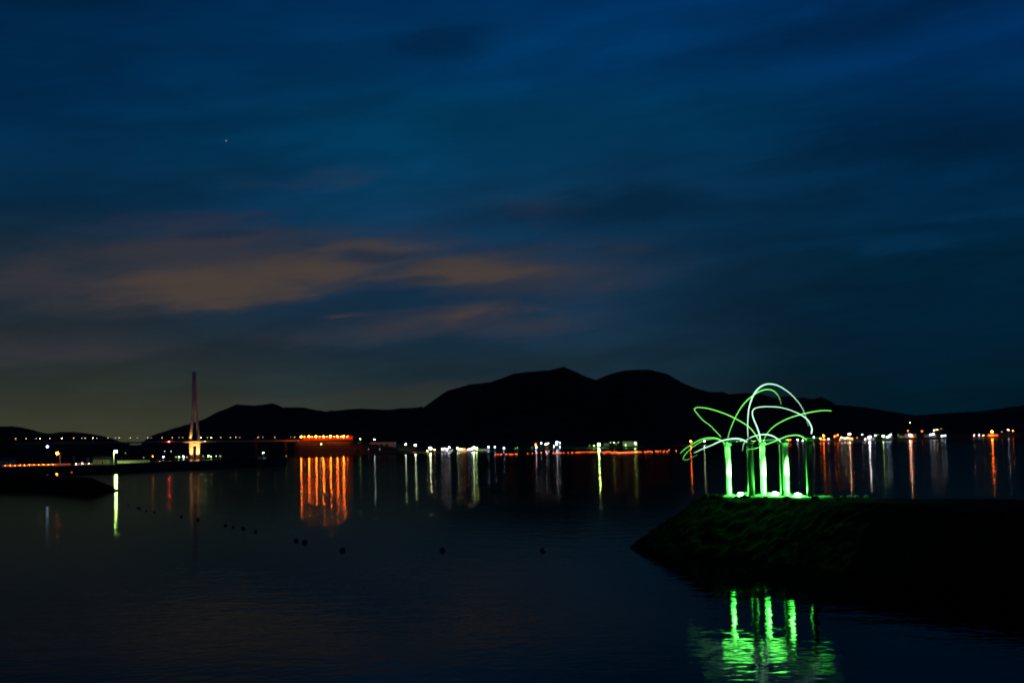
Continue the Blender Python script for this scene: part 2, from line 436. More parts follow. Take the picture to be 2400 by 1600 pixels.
# px, py, colour, brightness, label, group
far = [
 (951, 1042, 'M', 18, 'white shore lamp just beyond the low grey warehouse', None),
 (974, 1045, 'M', 34, 'bluish white shore lamp above a tiny red light', None),
 (970, 1060, 'R', 1.5, 'tiny red light low at the water under a bluish lamp', None),
 (1009, 1052, 'M', 120, 'bright white quay floodlight standing apart from the white cluster, over a long streak', None),
 (1002, 1057, 'Y', 4, 'low yellow light at the foot of the bright white quay floodlight, on its bridge side', None),
 (1019, 1054, 'Y', 4, 'low yellow light at the foot of the bright white quay floodlight, on the cluster side', None),
 (1036, 1053, 'K', 10, 'violet white quay lamp first past the bright floodlight', None),
 (1043, 1052, 'P', 7, 'pinkish lamp beside the violet white quay lamp', None),
 (1048, 1054, 'B', 10, 'blue white low quay lamp under the white mast lamp', None),
 (1053, 1049, 'W', 9, 'white mast lamp a little taller than the blue quay lamps', None),
 (1061, 1055, 'S', 2, 'faint greenish lamp between the white mast lamp and the yellow quay lamps', None),
 (1072, 1051, 'C', 10, 'greenish white lamp at the start of the yellow quay lamps', None),
 (1076, 1054, 'Y', 9, 'yellow quay lamp in the warm row before the white cluster', 'yellow quay lamps'),
 (1082, 1053, 'Y', 9, 'yellow quay lamp in the warm row before the white cluster', 'yellow quay lamps'),
 (1088, 1053, 'O', 7, 'orange lamp closing the warm row on the quay', None),
 (1098, 1054, 'W', 9, 'white floodlight of the brightest cluster on the quay', 'white quay floodlights'),
 (1104, 1053, 'W', 9, 'white floodlight of the brightest cluster on the quay', 'white quay floodlights'),
 (1110, 1051, 'M', 80, 'white floodlight of the brightest cluster on the quay', 'white quay floodlights'),
 (1117, 1052, 'L', 50, 'white floodlight of the brightest cluster on the quay', 'white quay floodlights'),
 (1145, 1048, 'B', 7, 'pale blue shore lamp, first past the white cluster', None),
 (1160, 1048, 'B', 6, 'pale blue shore lamp, second past the white cluster', None),
 (1181, 1051, 'B', 10, 'blue shore lamp above the start of the red marker lights', None),
 (1208, 1051, 'G', 1.5, 'tiny green light low on the dark shore', 'tiny green shore lights'),
 (1213, 1049.6, 'G', 1.8, 'tiny green light low on the dark shore', 'tiny green shore lights'),
 (1247, 1049, 'G', 1.0, 'very faint green light beside the stacked orange and blue lamps', None),
 (1255, 1042, 'O', 7, 'small orange lamp just above a blue white one', None),
 (1257, 1048, 'B', 20, 'blue white lamp just below a small orange one', None),
 (1269, 1038, 'C', 5, 'pale high lamp above the gap between two blue lamps', None),
 (1280, 1041, 'K', 10, 'violet white lamp with a tiny orange light below it', None),
 (1285, 1039, 'C', 3, 'very small white lamp touching the violet white one', None),
 (1282, 1049, 'O', 1.5, 'tiny orange light below the violet white lamp', None),
 (1298, 1046, 'C', 3, 'small greenish lamp low beside the stacked violet lamps', None),
 (1305, 1036, 'K', 12, 'upper violet lamp of the stacked pair on the hillside', None),
 (1305, 1042, 'K', 16, 'lower violet lamp of the stacked pair on the hillside', None),
 (1312, 1038, 'C', 3, 'small white lamp high beside the stacked violet lamps', None),
 (1312, 1048, 'B', 4, 'small blue lamp low beside the stacked violet lamps', None),
 (1404, 1043, 'L', 460, 'very bright greenish white floodlight on the far quay with the longest streak', None),
 (1392, 1045, 'G', 3, 'small green lamp close to the very bright floodlight', None),
 (1382, 1044, 'G', 1.2, 'faint green lamp one step out from the very bright floodlight', None),
 (1431, 1037, 'S', 2.5, 'first of three pale green lamps between the two green lit sheds', None),
 (1439, 1037, 'S', 4, 'middle and strongest of three pale green lamps between the two green lit sheds', None),
 (1449, 1037, 'S', 2, 'last of three pale green lamps between the two green lit sheds', None),
 (1444, 1041, 'S', 1.0, 'faintest pale green lamp, below the three between the sheds', None),
 (1466, 1043, 'G', 3, 'green lamp low at the near corner of the long green lit shed', None),
 (1489, 1040, 'L', 30, 'greenish white floodlight at the end wall of the long green lit shed', None),
 (1619, 1036, 'O', 75, 'strong orange lamp standing alone behind the lowest arcs of the sculpture', None),
 (1651, 1035, 'M', 30, 'bluish lamp standing alone behind the low arcs, past the orange one', None),
 (1702, 1036, 'Y', 2.5, 'small yellow lamp seen beside the cap of the first column', None),
 (1727, 1035, 'W', 2.0, 'small white lamp seen between the first two columns', None),
 (1763, 1034, 'O', 3, 'pair-like small orange lamp seen just past the second column', None),
 (1767, 1035, 'Y', 2, 'small amber lamp touching the small orange one past the second column', None),
 (1790, 1032.5, 'W', 9, 'white lamp seen right under the arc crossing at the third column', None),
 (1852, 1031, 'R', 9, 'red lamp seen before the last column of the sculpture', None),
 (1848, 1032, 'O', 3, 'orange lamp touching the red one before the last column', None),
 (1870, 1031, 'W', 7, 'white lamp between the red lamp and the last column', None),
 (1881, 1032, 'W', 4, 'small white lamp seen just before the last column', None),
 (1895, 1030.5, 'K', 6, 'pinkish lamp seen directly beside the cap of the last column', None),
 (1907, 1024, 'C', 4, 'small greenish white lamp above the start of the orange town lights', None),
 (1930, 1022, 'O', 40, 'orange lamp, first tall one of the town beyond the sculpture', None),
 (1923, 1029, 'O', 12, 'low orange lamp at the start of the lit waterfront road', None),
 (1931, 1030, 'O', 14, 'low orange lamp on the waterfront under the first tall one', None),
 (1942, 1029, 'P', 6, 'pale orange low lamp on the lit waterfront road', None),
 (1956, 1023, 'O', 16, 'orange town lamp, lower of the close pair', None),
 (1963, 1020, 'O', 18, 'orange town lamp, upper of the close pair', None),
 (1968, 1031, 'O', 8, 'low orange lamp under the close pair in the town', None),
 (1973, 1026, 'W', 16, 'white lamp in the brightest heart of the town', 'white lamps in the heart of the town'),
 (1980, 1028, 'Y', 20, 'yellow lamp in the brightest heart of the town', 'yellow lamps in the heart of the town'),
 (1986, 1026, 'Y', 14, 'yellow lamp in the brightest heart of the town', 'yellow lamps in the heart of the town'),
 (1991, 1019, 'P', 60, 'tall brightest pinkish lamp over the heart of the town', None),
 (1992, 1028, 'O', 24, 'bright orange lamp directly under the tallest town lamp', None),
 (1997, 1029, 'O', 14, 'orange lamp closing the heart of the town', None),
 (2009, 1026, 'Y', 2, 'tiny yellow lamp between the town heart and the violet lamps', None),
 (2021, 1018, 'K', 6, 'small violet lamp high before the big white violet one', None),
 (2028, 1030, 'P', 10, 'low reddish lamp at the foot of the big white violet one', None),
 (2038, 1026, 'W', 150, 'big white violet floodlight of the town with its own long pale streak', None),
 (2051, 1021, 'B', 5, 'small blue lamp just past the big white violet floodlight', None),
 (2058, 1019, 'G', 1.5, 'tiny green lamp past the big white violet floodlight', None),
 (2070, 1023, 'S', 26, 'yellowish white lamp leading the blue group, with a green streak', None),
 (2079, 1025, 'B', 20, 'blue lamp in the tight blue group on the waterfront', 'blue waterfront lamps'),
 (2084, 1023, 'B', 20, 'blue lamp in the tight blue group on the waterfront', 'blue waterfront lamps'),
 (2087, 1019, 'C', 4, 'tiny pale lamp above the tight blue group', None),
 (2105, 1019, 'G', 0.8, 'faint green lamp between the blue group and the orange hillside lamps', None),
 (2113, 1025, 'G', 1.0, 'faint green low lamp past the blue group', None),
 (2128, 1009.5, 'O', 7, 'orange lamp half way up above the bright white orange one', None),
 (2133, 990.5, 'Y', 4, 'lone amber lamp highest up the dark hillside', None),
 (2133, 1021, 'P', 110, 'bright white orange lamp in front of the pale waterfront house', None),
 (2137, 1023, 'O', 34, 'deep orange lamp touching the bright white orange one', None),
 (2161, 1011, 'O', 3, 'small orange lamp alone on the slope past the pale house', None),
 (2169, 1019, 'P', 8, 'pinkish lamp at the start of the pink and white row', None),
 (2174, 1019, 'P', 7, 'second pinkish lamp of the pink and white row', None),
 (2181, 1019.5, 'B', 12, 'white blue lamp in the middle of the pink and white row', None),
 (2188, 1017.5, 'K', 12, 'violet lamp ending the pink and white row', None),
 (2189.5, 1009, 'P', 12, 'pink lamp up the slope above the pink and white row', None),
 (2196, 1007, 'Y', 9, 'amber lamp up the slope touching the pink one', None),
 (2206, 1005, 'Y', 1, 'faintest amber lamp highest above the violet lamps', None),
 (2208, 1022, 'K', 14, 'violet blue lamp, first of the pair past the pink and white row', None),
 (2215, 1021, 'B', 14, 'blue lamp, second of the pair past the pink and white row', None),
 (2283, 1021, 'P', 5, 'small pale lamp, first of three before the big orange one', None),
 (2295, 1020, 'K', 6, 'small violet lamp, second of three before the big orange one', None),
 (2305, 1020, 'Y', 6, 'small yellow lamp, third of three before the big orange one', None),
 (2325, 1013.5, 'O', 170, 'big orange lamp over a lit strip of quay near the end of the shore', None),
 (2348, 1012, 'Y', 1.6, 'faint yellow lamp just past the big orange one', None),
 (2363, 1007.6, 'K', 12, 'violet lamp at the far end of the shore', None),
 (2374, 1010, 'O', 11, 'orange lamp at the far end of the shore, beside the violet one', None),
 (844, 1029, 'G', 3.5, 'small green lamp by the two lit posts on the headland', None),
 (878, 1031, 'C', 8, 'white green lamp over the roof edge of the grey warehouse', None),
 (753, 1041, 'S', 3.5, 'dim yellow green lamp on the slope beneath the row of orange lamps', None),
 (386, 1058, 'C', 1.6, 'faint greenish lamp up the shore before the bridge tower, upper of two', None),
 (401, 1058, 'C', 2.2, 'clear greenish lamp up the shore before the bridge tower, beside the faint one', None),
 (383, 1071, 'C', 6, 'white lamp on the shore between the parked car and the bridge tower', None),
 (413, 1071, 'S', 2.2, 'first yellow green lamp of the shore row leading to the bridge tower', None),
 (420, 1071, 'S', 4, 'second yellow green lamp of the shore row leading to the bridge tower', None),
 (430, 1071, 'C', 8, 'brightest white green lamp of the shore row leading to the bridge tower', None),
 (438, 1071, 'W', 1.6, 'small white lamp touching the foot of the bridge tower', None),
 (476, 1069, 'P', 1.6, 'small pinkish lamp first past the bridge tower', None),
 (489, 1069, 'G', 5, 'bright green lamp second past the bridge tower', None),
 (494.5, 1070.5, 'S', 4, 'yellow green lamp touching the bright green one past the bridge tower', None),
 (507, 1069, 'C', 2.5, 'pale lamp between the green lamps and the last one past the bridge tower', None),
 (516, 1069, 'S', 2, 'last yellow green lamp past the bridge tower', None),
 (617, 1061, 'C', 5, 'lone white lamp over the small moored workboat', None),
 (864, 1053, 'W', 0.7, 'faintest white light on the dark slope under the warehouse', 'faint lights under the warehouse'),
 (890, 1053, 'W', 0.7, 'faintest white light on the dark slope under the warehouse', 'faint lights under the warehouse'),
]
for px, py, c_, I, lab, grp in far:
    if px > 1950 and 5 < I < 25: I *= 0.5
    head, g = place(px, py, 15.0 if I > 5 else 9.0, 15)
    street_lamp(head, g, c_, I, lab, grp, r=((2.8 if I > 50 else 2.1) if I > 20 else (1.4 if I > 5 else 0.9)) * max(1.0, head.y / 4500), pole_r=.16)

# ------------------------------------------------------------------ red marker lights on floats, a long line across the water
reds = [(1161, 1064.5), (1167, 1064.5), (1173, 1064.3), (1175, 1064.3), (1185, 1064), (1187.5, 1064), (1195, 1064), (1198, 1064), (1202, 1064), (1209, 1063.5), (1212, 1063.5)]
reds += [(1200 + x / 5.227, y) for x, y in [(192, 1062), (250, 1061.6), (297, 1061.4), (358, 1061), (425, 1061), (433, 1061), (508, 1061), (533, 1061), (555, 1060.6), (570, 1060.6), (580, 1060.6), (600, 1060.4), (632, 1060.4), (688, 1060), (730, 1060), (742, 1060), (785, 1060), (800, 1059.6), (815, 1059.4), (830, 1059.4), (850, 1059.4), (883, 1059), (920, 1059), (955, 1059), (970, 1059), (985, 1058.6), (1015, 1058.8), (1045, 1058.6), (1065, 1058.6), (1100, 1058.4), (1125, 1061.4), (1130, 1059), (1155, 1060), (1160, 1057.6), (1185, 1058), (1197, 1058), (1215, 1061), (1240, 1061), (1247, 1059.5), (1262, 1057.6), (1275, 1059), (1582, 1058.8), (1625, 1058.6), (1640, 1058.8), (1662, 1057.4), (1672, 1057.4), (1695, 1057.4), (1715, 1058.6), (1760, 1056.4), (1778, 1057.2), (1790, 1057.2), (1820, 1056.6), (1856, 1057.6), (1868, 1056.2), (1902, 1057.4), (1925, 1053.8), (2012, 1055.6)]]
xx = 1285
while xx < 1562:
    reds.append((1200 + xx / 5.227, 1060.8 - (xx - 1285) / 280 * 2.4 + random.uniform(-0.5, 0.5)))
    xx += random.choice((9, 11, 14, 12))
def light_buoy(label):
    t_ = thing('light_buoy', (0, 0, 0), label, 'light buoy', 'red marker lights strung across the water')
    MB().lathe([(0.25, -0.3), (0.45, -0.05), (0.45, 0.15), (0.3, 0.3), (0.06, 0.36), (0.06, 0.75)], n=10).build('float', M['float'], t_)
    MB().ball((0, 0, 1.0), 0.35, 1).build('lamp_head', mat_lamp(COL['R'] if False else (1.0, 0.13, 0.03), lamp_strength(2.4, 1900, 0.35), False), t_, True)
    return t_
proto = None
def clone(src, loc, label=None, group=None):
    r_ = src.copy(); r_.location = loc; C.objects.link(r_)
    if label: r_['label'] = label
    if group: r_['group'] = group
    for ch in list(src.children):
        c1 = ch.copy(); C.objects.link(c1); c1.parent = r_
        for g_ in ch.children:
            c2 = g_.copy(); C.objects.link(c2); c2.parent = c1
    return r_
for i, (px, py) in enumerate(reds):
    lab = 'small red marker light on a float in the long line across the water'
    dep = (py - hor(px)) / F
    D = (CAM_H - 0.95) / dep
    p = at(px, py, D)
    if proto is None:
        proto = light_buoy(lab); proto.location = (p.x, p.y, 0)
    else:
        clone(proto, (p.x, p.y, 0))

# ------------------------------------------------------------------ cable-stayed bridge
DB = 3700.0
def bp_(px, py, dd=0.0): return at(px, py, DB + dd)
br = thing('bridge', (bp_(457, 1069).x, DB, 0), 'long cable stayed bridge with one tall slender pylon lit orange at its foot', 'bridge')
bxc = bp_(457, 1069).x
z_deck = bp_(457, 1034.5).z
def X(px, py): return at(px, py, DB).x
# pylon: an A whose legs meet in one shaft above, and close in again below the deck
pyl = MB()
def leg(side):
    # (height, centre offset from axis, width across, depth)
    zt = bp_(457, 871).z
    if side < 0: prof = [(3, -7.6, 8.0), (z_deck - 14, -9.2, 8.6), (z_deck, -10.6, 6.6), (z_deck + 40, -7.2, 5.4), (z_deck + 78, -4.6, 5.0), (zt, -2.6, 5.0)]
    else: prof = [(3, 7.6, 8.0), (z_deck - 14, 9.2, 8.6), (z_deck, 10.4, 6.0), (z_deck + 40, 7.0, 5.0), (z_deck + 78, 4.6, 5.0), (zt, 2.6, 5.0)]
    lean = -0.004
    rings = []
    for z, cx, w_ in prof:
        c0 = bxc + cx + (zt - z) * 0.0; d_ = 6 + 3 * (1 - z / zt)
        b = w_ / 2
        rings.append([(c0 - b, DB - d_ / 2, z), (c0 - b * 0.6, DB - d_ / 2 - 0.8, z), (c0 + b * 0.6, DB - d_ / 2 - 0.8, z), (c0 + b, DB - d_ / 2, z), (c0 + b, DB + d_ / 2, z), (c0 - b, DB + d_ / 2, z)])
    return MB().loft(rings)
leg(-1).build('pylon_leg', M['tower'], br); leg(1).build('pylon_leg', M['tower'], br)
MB().box((bxc, DB, z_deck + 84), (5.5, 5.6, 6)).build('cross_beam', M['tower'], br)
MB().box((bxc, DB, z_deck - 8), (17, 8, 7)).build('cross_beam', M['tower'], br)
ztop = bp_(457, 871).z
MB().box((bxc, DB, (z_deck + 100 + ztop) / 2), (1.2, 4, ztop - z_deck - 104)).build('pylon_infill', M['tower'], br)
MB().lathe([(26, 0), (26, 3.2), (24.5, 3.8)], (bxc, DB, 0), 24).build('pylon_footing', M['concrete'], br)
# deck
dk = MB(); xs = [X(px, 1035) for px in (40, 240, 457, 560, 650, 700)]
zs = [at(px, py, DB).z for px, py in ((40, 1040), (240, 1037), (457, 1034.2), (560, 1033.6), (650, 1032.8), (700, 1032.2))]
rings = []
for x, z in zip(xs, zs):
    rings.append([(x, DB - 14, z - 0.3), (x, DB - 14, z + 0.9), (x, DB + 14, z + 0.9), (x, DB + 14, z - 0.3), (x, DB + 9, z - 2.6), (x, DB - 9, z - 2.6)])
dk.loft(rings).build('deck', M['tower'], br)
def deck_z(x):
    return interp(list(zip(xs, zs)), x)
rl_ = MB()
rl_.tube([(x, DB - 13.7, z + 2.1) for x, z in zip(xs, zs)], 0.12, 4)
x_ = xs[0]
while x_ < xs[-1]:
    rl_.tube([(x_, DB - 13.7, deck_z(x_) + 0.9), (x_, DB - 13.7, deck_z(x_) + 2.1)], 0.08, 4); x_ += 9
rl_.build('railing', M['tower'], br)
for s_ in (-1, 1):
    for i in range(1, 14):
        zc = ztop - 4 - i * 6.0
        x1 = bxc + s_ * (28 + (14 - i) * 15.5)
        MB().tube([(bxc + s_ * 2.6, DB, zc), (x1, DB - 10, deck_z(x1) + 0.9)], 0.09, 4).build('stay_cable', M['dark'], br)
for px in (160, 300, 600, 670):
    x = X(px, 1036); z = deck_z(x)
    MB().box((x, DB, z / 2 - 0.8), (5, 12, z - 3.6)).build('pier', M['asphalt'], br)
# lamps standing on the deck
dl = [217, 360, 500, 550, 688, 852, 1016, 1126, 1175, 1284, 1333, 1490, 1590, 1642, 1795, 1890, 2037, 2088, 2232]
dlb = [1.6, 1.4, .9, 2.2, 1.6, 1.8, 1.6, .7, 1.5, 1.7, .8, 1.2, .6, 1.4, 1.4, .6, 1.3, .3, 1.3]
decks = [(a / 5.88, 1028.6 - a / 5.88 * 0.0075, b) for a, b in zip(dl, dlb)]
d2 = [(115, 1.4), (258, 1.1), (350, .6), (402, .7), (655, 1.8), (742, .7), (796, 1.8), (928, .9), (1058, 1.1), (1133, 1.3), (1185, .4), (1437, 1.5), (1508, .4), (1670, .9), (1890, .4), (1943, 1.2)]
decks += [(360 + a / 5.88, 1025.8 - a / 5.88 * 0.004, b) for a, b in d2]
for i, (px, py, I) in enumerate(decks):
    side = 1 if I < 1.0 else -1
    p = at(px, py, DB + side * 11)
    z = deck_z(p.x) + 0.9
    lab = ('dim lamp standing along the far edge of the bridge deck' if side > 0 else 'warm lamp on a post along the near edge of the bridge deck')
    street_lamp(p, z, 'P' if side > 0 else 'Y', I * 1.5, lab, 'dim lamps along the far edge of the bridge' if side > 0 else 'lamps along the near edge of the bridge', r=0.7)
p = at(395.5, 1034.5, DB - 16); street_lamp(p, deck_z(p.x) - 1.0, 'R', 40, 'red warning lamp on the bridge deck before the pylon', None, r=0.6, name='warning_lamp', cat='warning lamp')
p = at(481, 1033, DB - 16); street_lamp(p, deck_z(p.x) - 1.0, 'S', 5, 'yellowish white lamp on the bridge deck just past the pylon', None, r=0.6, name='warning_lamp', cat='warning lamp')
# orange floodlights washing the pylon's legs
for dx_, dy_, z0, E_, aim, lab in ((-8.5, -20, 3.8, 170000, (0.5, 16, 24), 'orange floodlight at the foot of the bridge pylon on the town side'), (8.5, -20, 3.8, 260000, (-0.5, 16, 24), 'orange floodlight at the foot of the bridge pylon on the open water side'), (-11.5, -11, z_deck + 1.0, 60000, (0.5, 5, 16), 'orange floodlight up on the bridge deck against one pylon leg')):
    fl = thing('floodlight', (bxc + dx_, DB + dy_, z0), lab, 'floodlight')
    MB().box((bxc + dx_, DB + dy_, z0 + .4), (1.4, 0.9, 0.7)).build('housing', M['dark'], fl)
    MB().box((bxc + dx_, DB + dy_, z0 + .8), (1.2, 0.7, 0.05)).build('lens', mat_lamp(COL['O'], 20, False), fl)
    ld = bpy.data.lights.new('flood_beam', 'SPOT'); ld.energy = E_; ld.color = (1.0, 0.40, 0.10); ld.spot_size = R(75); ld.spot_blend = 0.9; ld.shadow_soft_size = 0.4
    lo = bpy.data.objects.new('flood_beam', ld); C.objects.link(lo); lo.parent = fl
    lo.location = (0, 0, 1.6)
    lo.rotation_euler = Vector(aim).to_track_quat('-Z', 'Y').to_euler()

# ------------------------------------------------------------------ lit road terrace with orange lamps
p0, p1 = at(701, 1032.4, 3650), at(823, 1030.6, 3650)
zT = (p0.z + p1.z) / 2 - 0.3
rd = MB(); rd.box(((p0.x + p1.x) / 2, 3680, zT - 2.0), (p1.x - p0.x, 62, 4.0))
tag(rd.build('road', M['asphalt']), kind='structure')
bar = MB(); bar.box(((p0.x + p1.x) / 2, 3650.6, zT + 0.55), (p1.x - p0.x, 0.5, 1.1))
bo = bar.build('crash_barrier', M['wall']); tag(bo, 'long low concrete barrier along the road terrace under the orange lamps', 'barrier')
nb = MB(); nb.box(((p0.x + p1.x) / 2 - 1, 3709, zT + 5.2), (p1.x - p0.x - 3, .6, 10.4))  # added wall, its red colour standing in for the lamps' glow
tag(nb.build('glow_wall', mat_basic('red_glow_panel', (0.34, 0.05, 0.02), 0.8, var=0.1)), 'tall added wall coloured red for lamp glow behind the two rows of orange lamps', 'glow wall')
big = [(705.5, 1024.5), (724, 1024.4), (740.5, 1024.4), (758, 1024.2), (774.5, 1024.1), (790.5, 1024), (805, 1024)]
small = [(713.7, 1024.4), (731.4, 1024.2), (749.3, 1024), (766, 1023.8), (783.4, 1023.6), (799.6, 1023.6), (814, 1023.6)]
ordn = ['first', 'second', 'third', 'fourth', 'fifth', 'sixth', 'seventh']
for i, (px, py) in enumerate(big):
    p = at(px, py, 3655); street_lamp(p, zT, 'O', [170, 200, 180, 200, 250, 150, 230][i], f'{ordn[i]} big orange lamp of the front row on the road terrace, counted from the bridge', 'big orange lamps on the road terrace', r=1.7, pole_r=0.16)
for i, (px, py) in enumerate(small):
    p = at(px, py, 3700); street_lamp(p, zT, 'O', [9, 9, 9, 8, 9, 11, 12][i], f'{ordn[i]} smaller orange lamp of the rear row on the road terrace, counted from the bridge', 'smaller orange lamps on the road terrace', r=1.0, pole_r=0.16)

# ------------------------------------------------------------------ vehicles, houses
def car(c, z, rz, label, paint, lampcol=None):
    t_ = thing('parked_car', (c[0], c[1], z), label, 'car')
    L, Wd = 4.4, 1.7
    cs, sn = math.cos(rz), math.sin(rz)
    def tr(x, y, zz): return (c[0] + x * cs - y * sn, c[1] + x * sn + y * cs, z + zz)
    sec = [(-2.2, .35), (-2.2, .8), (-1.9, .95), (-1.35, 1.0), (-0.8, 1.45), (0.6, 1.47), (1.25, 1.0), (2.0, .88), (2.2, .65), (2.2, .35)]
    b = MB(); b.loft([[tr(x, s * Wd / 2, h_) for x, h_ in sec] for s in (-1, 1)])
    bo_ = b.build('body', M[paint], t_)
    g_ = MB()
    for s in (-1, 1): g_.loft([[tr(x, s * (Wd / 2 + k_), h_) for x, h_ in [(-1.1, 1.03), (-0.72, 1.38), (0.5, 1.4), (1.0, 1.03)]] for k_ in (-0.02, 0.01)])
    g_.build('side_window', M['glass'], t_)
    for wx in (-1.35, 1.35):
        for s in (-1, 1):
            a_, b_ = Vector(tr(wx, s * (Wd / 2 - .18), .32)), Vector(tr(wx, s * (Wd / 2 + .02), .32))
            MB().tube([a_, b_], .32, 14).build('wheel', M['rubber'], t_)
    for s in (-1, 1):
        MB().box(tr(2.2, s * .6, .7), (.12, .3, .16), rz).build('headlight', mat_lamp(COL[lampcol], 30) if lampcol else M['white'], t_)
    return t_
def house(c, z, w_, d_, h_, label, rz=0, wall='wall', flat=False, win=3, name='house', cat='house', lit=None):
    t_ = thing(name, (c[0], c[1], z), label, cat)
    cs, sn = math.cos(rz), math.sin(rz)
    def tr(x, y, zz): return (c[0] + x * cs - y * sn, c[1] + x * sn + y * cs, z + zz)
    MB().box(tr(0, 0, h_ / 2), (w_, d_, h_), rz).build('wall', M[wall], t_)
    if flat:
        MB().box(tr(0, 0, h_ + .2), (w_ + .6, d_ + .6, .4), rz).build('roof', M['roof'], t_)
    else:
        rh = d_ * 0.28
        rf = MB(); sc = [(-d_ / 2 - .5, h_ - .1), (d_ / 2 + .5, h_ - .1), (0, h_ + rh)]
        rf.loft([[tr(x, y, zz) for y, zz in sc] for x in (-w_ / 2 - .5, w_ / 2 + .5)])
        rf.build('roof', M['roof'], t_)
    for i in range(win):
        x = -w_ / 2 + w_ * (i + .5) / win
        fm = MB().box(tr(x, -d_ / 2 - .03, h_ * .55), (min(1.6, w_ / win * .6), .1, min(1.4, h_ * .35)), rz).build('window', M['white'], t_)
        pm = MB().box(tr(x, -d_ / 2 - .06, h_ * .55), (min(1.3, w_ / win * .48), .1, min(1.1, h_ * .28)), rz)
        sub(fm, pm, 'pane', mat_lamp(COL[lit], 0.5) if lit and i % 2 else M['glass'])
    MB().box(tr(w_ * .08, -d_ / 2 - .04, 1.05), (1.0, .1, 2.1), rz).build('door', M['dark'], t_)
    return t_
def far_house(px, py_base, wpx, hpx, label, extra=30, **kw):
    D = interp(SHORE, px) + extra
    p = at(px, py_base, D)
    while D < interp(SHORE, px) + 420 and land_h(p.x, D) < p.z:
        D += 15; p = at(px, py_base, D)
    z = max(1.2, min(p.z, land_h(p.x, D) + .3)); s_ = D / F
    return house((p.x, D), z, wpx * s_, kw.pop('depth', 10), hpx * s_, label, **kw)
car((at(368, 1080, 1160).x, 1160), 4.3, 0.15, 'parked car beside an orange lamp at the end of the green lit fence', 'red', 'P')
car((at(803, 1030, 3664).x, 3664), zT, 0.0, 'car standing on the road terrace between the last orange lamps', 'white')
car((at(712, 1030, 3662).x, 3662), zT, 3.14, 'car standing on the road terrace under the first orange lamps', 'white', 'Y')
wh = far_house(897, 1048, 60, 12, 'long low grey warehouse with three dark bays on the headland past the orange lamps', extra=470, name='warehouse', cat='warehouse', flat=True, win=0, depth=18)
wp = wh.location
for i in range(3):
    MB().box((wp.x + (-16 + 14 * i), wp.y - 9.1, wp.z + 4.4), (7, .2, 8)).build('bay_door', M['dark'], wh)
# two lit posts beside the warehouse
for px0, px1, lab in ((838, 841, 'leaning lit post on the headland before the warehouse'), (844.5, 844.5, 'upright lit post on the headland under a green lamp')):
    a_ = at(px0, 1043, 3630); b_ = at(px1, 1034, 3630)
    po = MB().tube([a_, b_], .55, 8).build('lit_post', M['white'], loc=a_); tag(po, lab, 'post')
far_house(1477, 1045.5, 34, 11.5, 'long shed whose pale wall glows green beside a greenish white floodlight', extra=40, flat=True, win=0, name='shed', cat='shed', wall='white', depth=16)
far_house(1421, 1044.5, 12, 6, 'small shed glowing green beside the very bright floodlight', extra=40, flat=True, win=2, name='shed', cat='shed', wall='white')
far_house(1134, 1058, 26, 5, 'low dark quay shed just past the white cluster of lamps', extra=40, name='shed', cat='shed', flat=True, win=3)
far_house(2134, 1027, 26, 10, 'pale two storey waterfront house behind the bright white orange lamp', extra=60, win=5, wall='white')
far_house(2112, 1026.5, 14, 6, 'smaller waterfront house just before the pale two storey one', extra=60, win=3)
far_house(1984, 1032.5, 30, 7, 'long waterfront house in the brightest heart of the town', extra=60, win=6, wall='grey_paint')
far_house(1935, 1034, 22, 5, 'low waterfront house under the first tall orange lamp of the town', extra=60, win=4, wall='white')
far_house(2040, 1031, 18, 6, 'waterfront house behind the big white violet floodlight', extra=60, win=3, wall='white')
far_house(2081, 1030, 20, 8, 'waterfront house lit blue behind the tight group of blue lamps', extra=60, win=4, wall='grey_paint')
far_house(2180, 1026, 26, 8, 'pale waterfront house behind the pink and white row of lamps', extra=60, win=5, wall='grey_paint')
far_house(2212, 1026, 14, 5, 'small house behind the pair of violet and blue lamps', extra=60, win=3, wall='grey_paint')
far_house(2327, 1022, 24, 4, 'low quayside house under the big orange lamp near the end of the shore', extra=60, win=4, wall='white')
far_house(1084, 1058.5, 20, 4, 'low quayside house behind the yellow lamps', extra=40, win=4, wall='white')
far_house(1050, 1058.8, 18, 4, 'low quayside house behind the violet and blue quay lamps', extra=40, win=3, wall='white')
# moored workboat by the breakwater
bo_p = at(612, 1069, 2300)
bt = thing('workboat', (bo_p.x, 2300, 0), 'small pale moored workboat under a lone white lamp beyond the quay', 'boat')
bw = MB(); hl = []
for x, wdt, zk in ((-7, 1.6, 1.3), (-3, 2.2, 1.1), (2, 2.2, 1.2), (6, 1.3, 1.7), (8.5, .15, 2.3)):
    hl.append([(bo_p.x + x, 2300 - wdt, zk), (bo_p.x + x, 2300 - wdt * .7, -.3), (bo_p.x + x, 2300 + wdt * .7, -.3), (bo_p.x + x, 2300 + wdt, zk)])
bw.loft(hl).build('hull', M['white'], bt)
MB().box((bo_p.x - 2.5, 2300, 2.3), (4, 2.6, 2.4)).build('cabin', M['white'], bt)
MB().tube([(bo_p.x - 2.5, 2300, 3.5), (bo_p.x - 2.5, 2300, 6)], .08, 6).build('mast', M['steel'], bt)

